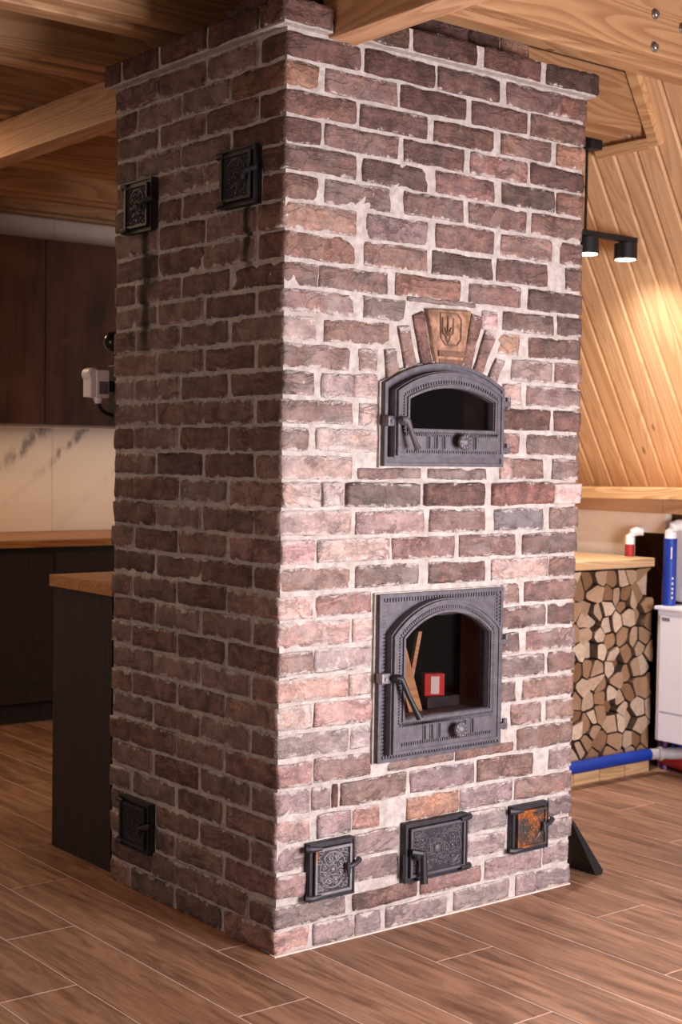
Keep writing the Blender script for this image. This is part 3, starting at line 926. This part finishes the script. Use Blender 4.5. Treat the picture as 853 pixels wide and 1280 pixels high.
def scrolls(mb, w, h, fn, kind, d0):
    """cast filigree: an oval ring, petals round a boss and corner scrolls"""
    def loop(cx, cz, rx, rz, r, n=18, a0=0, a1=2*math.pi):
        mb.tube([fn(cx+rx*math.cos(a0+(a1-a0)*i/n), cz+rz*math.sin(a0+(a1-a0)*i/n), d0) for i in range(n+1)], r, 5, True)
    if kind == 'oval':
        loop(0, 0, w*0.40, h*0.44, 0.0028, 26)
        loop(0, 0, w*0.13, h*0.13, 0.0022, 14)
        mb.lathe([(0.007, -0.001), (0.006, 0.003), (0.002, 0.005)], fn(0, 0, d0), tuple(Vector(fn(0, 0, d0-1))-Vector(fn(0, 0, d0))), 10)
        for q in range(8):
            a = 2*math.pi*(q+0.5)/8
            cx, cz = w*0.265*math.cos(a), h*0.285*math.sin(a)
            loop(cx, cz, w*0.075, h*0.07, 0.0020, 10)
            mb.lathe([(0.0045, -0.001), (0.004, 0.002), (0.001, 0.004)], fn(cx, cz, d0), tuple(Vector(fn(0, 0, d0-1))-Vector(fn(0, 0, d0))), 7)
            a2 = 2*math.pi*q/8
            mb.tube([fn(w*0.14*math.cos(a2), h*0.14*math.sin(a2), d0), fn(w*0.22*math.cos(a2+0.12), h*0.24*math.sin(a2+0.12), d0), fn(w*0.38*math.cos(a2), h*0.42*math.sin(a2), d0)], 0.0018, 5)
    else:
        mb.lathe([(0.012, -0.001), (0.011, 0.003), (0.003, 0.006)], fn(0, 0, d0), tuple(Vector(fn(0, 0, d0-1))-Vector(fn(0, 0, d0))), 12)
        loop(0, 0, 0.020, 0.020, 0.0022, 16)
        for q in range(8):
            a = 2*math.pi*q/8
            loop(0.033*math.cos(a), 0.033*math.sin(a), 0.010, 0.010, 0.002, 10)
        for sx in (-1, 1):
            loop(sx*w*0.30, 0, w*0.16, h*0.40, 0.0026, 18)
            for cz in (-0.25, 0.0, 0.25):
                loop(sx*w*0.30, cz*h, w*0.075, h*0.10, 0.0022, 10)
                loop(sx*w*0.40, (cz+0.12)*h, w*0.035, h*0.06, 0.002, 8)
                mb.lathe([(0.0045, -0.001), (0.004, 0.002), (0.001, 0.004)], fn(sx*w*0.30, cz*h, d0), tuple(Vector(fn(0, 0, d0-1))-Vector(fn(0, 0, d0))), 7)
    rq = random.Random(3)
    for q in range(70 if kind == 'oval' else 110):
        cx, cz = rq.uniform(-.46, .46)*w, rq.uniform(-.46, .46)*h
        loop(cx, cz, rq.uniform(.004, .008), rq.uniform(.004, .008), 0.0014, 7, rq.uniform(0, 3), rq.uniform(4, 7))
    for sx in (-1, 1):
        for szz in (-1, 1):
            loop(sx*w*0.40, szz*h*0.41, w*0.055, h*0.05, 0.002, 9)
            loop(sx*w*0.31, szz*h*0.45, w*0.035, h*0.03, 0.0018, 8)
            loop(sx*w*0.45, szz*h*0.31, w*0.03, h*0.045, 0.0018, 8)

def cleanout(label, face, a0, a1, z0, z1, frame_mat, leaf_mat, kind, hinge_left, lever=False):
    """small cast-iron clean-out door; face 'front' (along x) or 'left' (along y)"""
    ac, zc = (a0+a1)/2, (z0+z1)/2; w, h = a1-a0, z1-z0
    # u grows to the viewer's right
    if face == 'front': fn = lambda u, v, d: (ac+u-BW/2, d-BD/2, zc+v)
    else: fn = lambda u, v, d: (d-BW/2, ac-u-BD/2, zc+v)
    rect = lambda W, H: [(-W/2, -H/2), (W/2, -H/2), (W/2, H/2), (-W/2, H/2)]
    f = MB()
    f.ring(rect(w, h), rect(w-0.026, h-0.026), 0.006, -0.016, fn)
    f.ring(rect(w, h), rect(w-0.010, h-0.010), -0.015, -0.020, fn)
    root = f.build('cleanout_door', frame_mat, stove); root['label'] = label
    lw, lh = w-0.030, h-0.030
    l = MB()
    l.prism(rect(lw, lh), -0.004, -0.020, fn)
    l.build('door_leaf', M['iron_rust'] if leaf_mat is M['iron_rust'] else M['iron_dark'], root)  # dark field behind paler filigree: recess shade put into the colour
    l = MB(); l.ring(rect(lw, lh), rect(lw-0.014, lh-0.014), -0.019, -0.027, fn); l.build('leaf_rim', leaf_mat, root)
    s = MB(); scrolls(s, lw-0.016, lh-0.016, fn, kind, -0.0205)
    s.build('filigree', leaf_mat, root, True)
    hs = -1 if hinge_left else 1
    for sz_ in (-1, 1):
        g = MB()
        g.tube([fn(hs*(w/2+0.010), sz_*(h/2-0.012), -0.016), fn(hs*(w/2-0.004), sz_*(h/2-0.012), -0.026), fn(hs*(w/2-0.034), sz_*(h/2-0.014), -0.027)], [0.010, 0.0085, 0.006], 8)
        g.build('hinge', frame_mat, root, True)
    k = MB()
    if lever:
        k.lathe([(0.013, 0.0), (0.013, 0.024), (0.008, 0.030)], fn(-hs*(w/2-0.028), -0.005, -0.018), tuple(Vector(fn(0, 0, -1))-Vector(fn(0, 0, 0))), 12)
        k.tube([fn(-hs*(w/2-0.012), 0.006, -0.032), fn(-hs*(w/2-0.050), -0.002, -0.046)], 0.010, 8)
        k.tube([fn(-hs*(w/2-0.046), 0.004, -0.046), fn(-hs*(w/2-0.046), -0.085, -0.050)], [0.009, 0.011], 8)
        k.tube([fn(-hs*(w/2+0.006), 0.0, -0.018), fn(-hs*(w/2+0.004), -0.07, -0.018)], 0.004, 6)
    else:
        k.tube([fn(-hs*(w/2-0.034), 0.016, -0.034), fn(-hs*(w/2-0.034), -0.014, -0.036)], 0.006, 7)
        k.tube([fn(-hs*(w/2-0.034), 0.002, -0.034), fn(-hs*(w/2-0.012), 0.008, -0.036), fn(-hs*(w/2+0.014), 0.014, -0.022)], [0.006, 0.007, 0.009], 8)
    k.build('handle', M['black'] if lever else frame_mat, root, True)
    return root
cleanout('grey filigree clean-out door near the front corner', 'front', 0.099, 0.256, 0.135, 0.294, M['iron_dark'], M['iron_grey'], 'oval', True)
cleanout('wide ash door with black lever handle', 'front', 0.443, 0.686, 0.128, 0.299, M['iron_dark'], M['iron'], 'wide', False, True)
cleanout('rusty orange filigree clean-out door', 'front', 0.876, 1.031, 0.142, 0.287, M['iron_dark'], M['iron_rust'], 'oval', True)
cleanout('black clean-out door high up near the front corner', 'left', 0.114, 0.284, 2.027, 2.185, M['iron_dark'], M['iron_dark'], 'oval', True)
cleanout('black clean-out door high up near the back edge', 'left', 0.650, 0.812, 2.014, 2.172, M['iron_dark'], M['iron_dark'], 'oval', True)
cleanout('black clean-out door low down near the back edge', 'left', 0.633, 0.809, 0.133, 0.288, M['iron_dark'], M['iron_dark'], 'oval', True)

# things lying inside the firebox behind the glass
fz = 0.607
fb = MB().box(0.572, 0.700, 0.040, 0.150, fz+0.0005, fz+0.0355, 0.004).build('hearth_brick', M['iron_dark']); tag(fb, 'sooty flat brick under the red box inside the firebox', 'brick')
mbx = MB().box(-0.031, 0.031, -0.018, 0.018, 0, 0.066, 0.002).build('firelighter_box', M['redbox'], loc=None)
mbx.location = (0.622, 0.075, fz+0.036); mbx.rotation_euler = (0, 0, R(-25))
tag(mbx, 'red cardboard box with white label standing behind the firebox glass', 'box')
MB().box(-0.012, 0.014, -0.0195, -0.018, 0.006, 0.058).build('label', M['label'], mbx)
def kind_stick(p0, p1, w, y, th, label):
    o = MB().prism([(p0[0]-w/2, p0[1]), (p0[0]+w/2, p0[1]), (p1[0]+w/2, p1[1]), (p1[0]-w/2, p1[1])], y, y+th).build('kindling_stick', M['shelf_wood'])
    tag(o, label, 'kindling', 'kindling in the firebox')
kind_stick((0.535, fz-0.002), (0.450, 0.845), 0.052, 0.050, 0.012, 'wide pale kindling slat leaning at left edge of firebox glass')
kind_stick((0.520, fz-0.002), (0.572, 0.835), 0.014, 0.078, 0.012, 'thin upright kindling stick inside the firebox')

# ------------------------------------------------------------------ fittings behind the stove's left edge
ac = empty('damper_actuator', (0.0, 1.0, 1.57)); tag(ac, 'white plastic damper actuator with dial and cable behind stove edge', 'actuator')
MB().box(-0.021, 0.024, -0.03, 0.03, -0.047, 0.040, 0.003).build('housing', M['white'], ac)
b = MB(); b.box(-0.040, -0.020, -0.026, 0.026, -0.046, 0.012, 0.004); b.build('cover', M['white'], ac)
b = MB(); b.lathe([(0.021, -0.02), (0.021, 0.02), (0.016, 0.026)], (-0.028, 0.0, 0.026), (0, -1, 0), 18); b.build('dial', M['white'], ac, True)
MB().box(-0.012, 0.020, -0.0312, -0.030, -0.036, 0.004).build('label', M['ink'], ac)
b = MB(); b.lathe([(0.015, 0.0), (0.015, -0.010), (0.012, -0.011), (0.012, -0.018)], (0.002, 0, -0.047), (0, 0, 1), 12); b.build('gland', M['white'], ac, True)
b = MB(); b.lathe([(0.014, 0.0), (0.018, 0.006), (0.018, 0.03)], (0.024, 0.0, -0.008), (1, 0, 0), 14); b.build('shaft', M['black'], ac, True)
b = MB(); b.tube([(0.002, 0, -0.062), (0.006, 0.0, -0.075), (0.018, 0.0, -0.090), (0.045, 0, -0.100), (0.12, 0, -0.10)], 0.0065, 8); b.build('cable', M['black'], ac, True)
MB().box(0.05, 0.16, -0.03, 0.03, -0.12, 0.06, 0.004).build('mount_box', M['black'], ac)
kb = MB(); kb.lathe([(0.004, -0.032), (0.018, -0.028), (0.029, -0.014), (0.032, 0.0), (0.029, 0.014), (0.018, 0.028), (0.004, 0.032)], (0.026, 0.95, 1.70), (0, 1, 0), 18)
kb.lathe([(0.010, 0), (0.010, 0.05)], (0.05, 0.91, 1.70), (0, 1, 0), 10)
bmesh.ops.translate(kb.bm, verts=kb.bm.verts, vec=(-BW/2, -BD/2, 0))
kb = kb.build('damper_knob', M['black_gloss'], stove, True)
kb['label'] = 'glossy black round damper knob'
lp = MB().prism([(1.166, 0.20), (1.176, 0.20), (1.325, 0.012), (1.318, 0.0), (1.290, 0.0)], 0.01, 0.13).build('ash_pan_lid', M['black'])
tag(lp, 'black metal plate leaning on the stove at its right foot', 'plate')

# ------------------------------------------------------------------ peninsula and kitchen
pn = empty('peninsula_cabinet', (0.03, 0.95, 0)); tag(pn, 'dark stained peninsula cabinet butting against back of stove', 'cabinet')
MB().box(0.0, 0.019, 0.0, 0.405, 0.0, 0.889, 0.001).build('end_panel', M['cab_low'], pn)
MB().box(0.02, 1.30, 0.01, 0.385, 0.09, 0.889).build('body', M['cab'], pn)
MB().box(0.02, 1.28, 0.03, 0.345, 0.0, 0.089).build('plinth', M['black'], pn)
pt = MB().box(0.02, 1.36, 0.935, 1.368, 0.891, 0.931, 0.003).build('peninsula_worktop', M['oak_top'])
tag(pt, 'short oiled wood worktop on the peninsula beside the stove', 'worktop')

base_l = ['dark base cabinet at the far left of the kitchen', 'dark base cabinet half hidden by the peninsula end', 'dark base cabinet behind the peninsula worktop']
for i, x0 in enumerate((0.489, 1.089, 1.689)):
    t = empty('base_cabinet', (x0, 3.42, 0)); tag(t, base_l[i], 'cabinet', 'kitchen base cabinets')
    MB().box(0.0, 0.60, 0.02, 0.65, 0.10, 0.872).build('body', M['black'], t)
    d = MB().box(0.003, 0.597, 0.0, 0.019, 0.105, 0.846, 0.001).build('door', M['cab_low'], t)
    MB().box(0.0, 0.60, 0.030, 0.045, 0.0, 0.099).build('plinth', M['cab_low'], t)
wt = MB().box(0.30, 2.40, 3.40, 4.074, 0.874, 0.911, 0.003).build('kitchen_worktop', M['oak_top'])
tag(wt, 'long oiled wood kitchen worktop against the marble splashback', 'worktop')
up_l = ['dark wall cabinet at the left picture edge', 'dark wall cabinet beside the stove above the splashback', 'dark wall cabinet hidden mostly behind the stove']
for i, x0 in enumerate((0.584, 1.184, 1.784)):
    t = empty('wall_cabinet', (x0, 3.72, 1.49)); tag(t, up_l[i], 'cabinet', 'kitchen wall cabinets')
    MB().box(0.0, 0.60, 0.02, 0.355, 0.0, 0.95).build('body', M['black'], t)
    MB().box(0.003, 0.597, 0.0, 0.019, -0.002, 0.95, 0.001).build('door', M['cab'], t)
ls = empty('light_strip', (1.4, 3.80, 1.488)); tag(ls, 'warm light strip under the kitchen wall cabinets', 'lamp')
MB().box(-0.85, 0.85, -0.012, 0.012, -0.014, -0.001).build('profile', M['steel'], ls)
MB().box(-0.84, 0.84, -0.009, 0.009, -0.016, -0.014).build('diffuser', mat_emit('warm_led_diffuser', (1.0, 0.70, 0.45, 1), 0.12), ls)
ld = bpy.data.lights.new('strip_light', 'AREA'); ld.shape = 'RECTANGLE'; ld.size = 1.7; ld.size_y = 0.03; ld.energy = 2.3; ld.color = (1.0, 0.72, 0.48)
lo = bpy.data.objects.new('strip_light', ld); link(lo, ls); lo.location = (0, 0, -0.02)

# ------------------------------------------------------------------ firewood under its shelf
sh = empty('firewood_shelf', (2.2, 1.1, 0)); tag(sh, 'pale thick plank shelf covering the stacked firewood', 'shelf')
MB().box(-0.70, 0.466, -0.175, 0.495, 0.892, 0.930, 0.004).build('plank', M['shelf_wood'], sh)
MB().box(-0.69, -0.655, -0.15, 0.47, 0.0, 0.8915).build('end_panel', M['cab'], sh)
bs = empty('firewood_plinth', (2.2, 1.1, 0)); tag(bs, 'pale plank plinth carrying the stacked firewood', 'plinth')
for i in range(7):
    MB().box(-0.645+i*0.16, -0.645+i*0.16+0.155, -0.165, 0.40, 0.0, 0.062, 0.003).build('plank', M['shelf_wood'], bs)

def clip(poly, nx, ny, c):
    out = []
    for i in range(len(poly)):
        a, b = poly[i], poly[(i+1) % len(poly)]
        da, db = a[0]*nx+a[1]*ny-c, b[0]*nx+b[1]*ny-c
        if da <= 0: out.append(a)
        if (da < 0 < db) or (db < 0 < da):
            t = da/(da-db); out.append((a[0]+(b[0]-a[0])*t, a[1]+(b[1]-a[1])*t))
    return out
rl = random.Random(4)
LX0, LX1, LZ0, LZ1 = 1.58, 2.672, 0.066, 0.887
rows_n, cols_n = 13, 15
seeds = []
for r_ in range(rows_n):
    for c_ in range(cols_n):
        seeds.append((LX0+(c_+0.5+0.25*((r_ % 2)*2-1)+rl.uniform(-.36, .36))*(LX1-LX0)/cols_n, LZ0+(r_+0.5+rl.uniform(-.40, .40))*(LZ1-LZ0)/rows_n, r_, c_))
ordw = ['bottom', 'second', 'third', 'fourth', 'fifth', 'sixth', 'seventh', 'eighth', 'ninth', 'tenth', 'eleventh', 'twelfth', 'top']
nth = ['first', 'second', 'third', 'fourth', 'fifth', 'sixth', 'seventh', 'eighth', 'ninth', 'tenth', 'eleventh', 'twelfth', 'thirteenth', 'fourteenth', 'fifteenth']
for i, (sx, sz_, r_, c_) in enumerate(seeds):
    poly = [(LX0, LZ0), (LX1, LZ0), (LX1, LZ1), (LX0, LZ1)]
    for j, (tx, tz, _, _) in enumerate(seeds):
        if i == j or abs(tx-sx) > 0.35 or abs(tz-sz_) > 0.35: continue
        nx, nz = (tx-sx)*1.0, (tz-sz_)*1.0
        poly = clip(poly, nx, nz, nx*(sx+tx)/2+nz*(sz_+tz)/2)
        if len(poly) < 3: break
    if len(poly) < 3: continue
    cx = sum(p[0] for p in poly)/len(poly); cz = sum(p[1] for p in poly)/len(poly)
    # shrink a little, round the corner that is the bark side
    q = []
    n_ = len(poly); rc = rl.randrange(n_)
    for k, p in enumerate(poly):
        a, b = poly[k-1], poly[(k+1) % n_]
        if k in (rc, (rc+1) % n_):
            q += [(p[0]*0.66+a[0]*0.34, p[1]*0.66+a[1]*0.34), (p[0]*0.84+(a[0]+b[0])*0.08, p[1]*0.84+(a[1]+b[1])*0.08), (p[0]*0.66+b[0]*0.34, p[1]*0.66+b[1]*0.34)]
        else: q.append(p)
    dd = 0.0032 + rl.uniform(0, 0.0022)
    q2 = []
    for p in q:
        v = Vector((cx-p[0], cz-p[1])); L = v.length
        v = v*(dd/max(L, 1e-4)) if L > dd*2 else v*0.4
        q2.append((p[0]+v.x-cx, p[1]+v.y-cz))
    yf = 0.93 + rl.uniform(0.0, 0.016) + (0.03 if rl.random() < .10 else 0)
    bm = MB(); bm.prism(q2, 0.0, 0.36)
    tiltx = rl.uniform(-0.06, 0.06)
    for v in bm.bm.verts:
        if v.co.y < 0.1: v.co.y += v.co.x*tiltx*3 + rl.uniform(-0.002, 0.002)
    o = bm.build('firewood_log', [M['log'], M['bark']])
    for p in o.data.polygons: p.material_index = 0 if abs(p.normal.y) > 0.7 else 1
    o.location = (cx, yf, cz)
    tag(o, 'split firewood log, %s row up from the plinth, %s counted from wall side' % (ordw[r_] if r_ else 'lowest', nth[cols_n-1-c_]), 'log', 'split logs in the firewood stack')

# ------------------------------------------------------------------ pipes and appliance on the right
bp = MB(); bp.tube([(1.70, 0.895, 0.088), (2.0, 0.896, 0.086), (2.3, 0.893, 0.089), (2.615, 0.895, 0.088)], 0.026, 12)
bp = bp.build('floor_pipe', M['blue'], None, True); tag(bp, 'blue insulated pipe running along the foot of the firewood', 'pipe')
gp = MB(); gp.tube([(2.617, 0.895, 0.088), (2.66, 0.88, 0.088), (2.70, 0.86, 0.088)], 0.024, 12); gp.tube([(2.66, 0.88, 0.088), (2.675, 0.872, 0.088)], 0.031, 12)
gp.tube([(2.70, 0.86, 0.088), (2.74, 0.82, 0.09), (2.80, 0.78, 0.095), (2.84, 0.70, 0.10)], 0.026, 12)
gp = gp.build('pipe_elbow', M['grey_pl'], None, True); tag(gp, 'grey plastic pipe elbow at the end of the blue pipe', 'pipe')
rp = MB(); rp.tube([(2.78, 0.95, 0.045), (2.72, 0.70, 0.045), (2.66, 0.35, 0.045)], 0.03, 10)
rp = rp.build('floor_pipe', M['red'], None, True); tag(rp, 'red insulated pipe on floor under the white appliance', 'pipe')
rp = MB(); rp.tube([(2.90, 0.98, 0.06), (2.86, 0.70, 0.07), (2.84, 0.35, 0.07)], 0.03, 10)
rp = rp.build('floor_pipe', M['blue'], None, True); tag(rp, 'blue insulated pipe on floor behind the red one', 'pipe')

ap_ = empty('heating_appliance', (2.60, 0.86, 0.157)); tag(ap_, 'white enamelled heating appliance beside the firewood stack', 'appliance')
MB().box(0.012, 0.62, -0.62, 0.0, 0.0, 0.56, 0.006).build('body', M['enamel'], ap_)
MB().box(0.0, 0.012, -0.615, -0.022, 0.128, 0.535, 0.004).build('door', M['enamel'], ap_)
MB().box(0.002, 0.012, -0.615, -0.022, 0.004, 0.122, 0.003).build('lower_panel', M['enamel'], ap_)
MB().box(-0.008, 0.625, -0.625, 0.004, 0.5605, 0.576, 0.004).build('lid', M['enamel'], ap_)
MB().box(-0.0015, 0.0, -0.075, -0.034, 0.516, 0.530).build('badge', M['ink'], ap_)
for fx in (0.25, 0.56):
    for fy in (-0.56, -0.06):
        b = MB(); b.lathe([(0.02, 0), (0.02, 0.155)], (fx, fy, -0.156), (0, 0, 1), 10); b.build('foot', M['black'], ap_, True)
bv = empty('riser_pipe', (2.655, 0.835, 0.734)); tag(bv, 'upright blue insulated pipe with white elbow on the appliance', 'pipe')
b = MB(); b.lathe([(0.028, 0.0), (0.028, 0.285)], (0, 0, 0), (0, 0, 1), 16); b.build('insulation', M['blue'], bv, True)
b = MB(); b.tube([(0, 0, 0.28), (0, 0, 0.315), (0.006, -0.006, 0.334), (0.022, -0.022, 0.342), (0.05, -0.05, 0.342)], 0.025, 14); b.build('elbow', M['white'], bv, True)
b = MB()
for k, zz in enumerate((0.03, 0.05, 0.068, 0.09, 0.112, 0.20, 0.225)):
    b.box(-0.0290, -0.0275, -0.004 if k < 5 else 0.004, 0.002 if k < 5 else 0.009, zz, zz+(0.009 if k < 5 else 0.024))
bpr = b.build('print', M['label'], bv); bpr.rotation_euler = (0, 0, R(62))
rv = empty('riser_pipe', (2.640, 1.045, 0.931)); tag(rv, 'upright red pipe with white elbow at end of shelf', 'pipe')
b = MB(); b.lathe([(0.021, 0.0), (0.021, 0.052)], (0, 0, 0), (0, 0, 1), 14); b.build('insulation', M['red'], rv, True)
b = MB(); b.tube([(0, 0, 0.050), (0, 0, 0.085), (0.006, -0.006, 0.102), (0.022, -0.022, 0.110), (0.040, -0.040, 0.110)], 0.020, 14); b.build('elbow', M['white'], rv, True)
for k, (px, py) in enumerate(((2.79, 0.975), (2.77, 0.93))):
    b = MB(); b.tube([(px, py, 0.0), (px, py, 0.7), (px+0.01, py, 1.02 - 0.03*k)], 0.011, 10)
    o = b.build('water_tube', M['purple'], None, True); tag(o, ['purple water tube next to the red pipe', 'purple water tube next to the blue pipe'][k], 'pipe')
tk = MB().box(2.72, 3.05, 0.40, 0.885, 0.735, 1.10, 0.045)
tk = tk.build('water_tank', M['enamel'], None, True); tag(tk, 'white rounded water tank standing on the appliance', 'tank')

# ------------------------------------------------------------------ hanging spotlight bar
sp = empty('spotlight_bar', (2.06, 0.80, 2.24)); tag(sp, 'black hanging bar with two lit spotlights before the pine slope', 'lamp')
MB().box(-0.035, 0.035, -0.035, 0.035, 0.325, 0.375, 0.004).build('ceiling_box', M['black'], sp)
MB().box(-0.021, -0.013, -0.004, 0.004, 0.012, 0.326).build('stem', M['black'], sp)
MB().box(-0.10, 0.285, -0.012, 0.012, -0.012, 0.012, 0.002).build('bar', M['black'], sp)
MB().box(-0.030, 0.008, -0.02, 0.02, 0.374, 0.585).build('hanger', M['black'], sp)
for k, x in enumerate((-0.005, 0.225)):
    b = MB(); b.lathe([(0.030, -0.013), (0.046, -0.018), (0.047, -0.080), (0.042, -0.081), (0.042, -0.072)], (x, 0, 0), (0, 0, 1), 24)
    h = b.build('lamp_head', M['black'], sp, True)
    b = MB(); b.lathe([(0.041, -0.076), (0.041, -0.083)], (x, 0, 0), (0, 0, 1), 24); b.build('lens', M['lamp'], h, True)
    d = bpy.data.lights.new('spot_bulb', 'SPOT'); d.energy = 75; d.color = (1.0, 0.91, 0.82); d.spot_size = R(150); d.spot_blend = 1.0; d.shadow_soft_size = 0.04
    o = bpy.data.objects.new('spot_bulb', d); link(o, sp); o.location = (x, 0, -0.088)
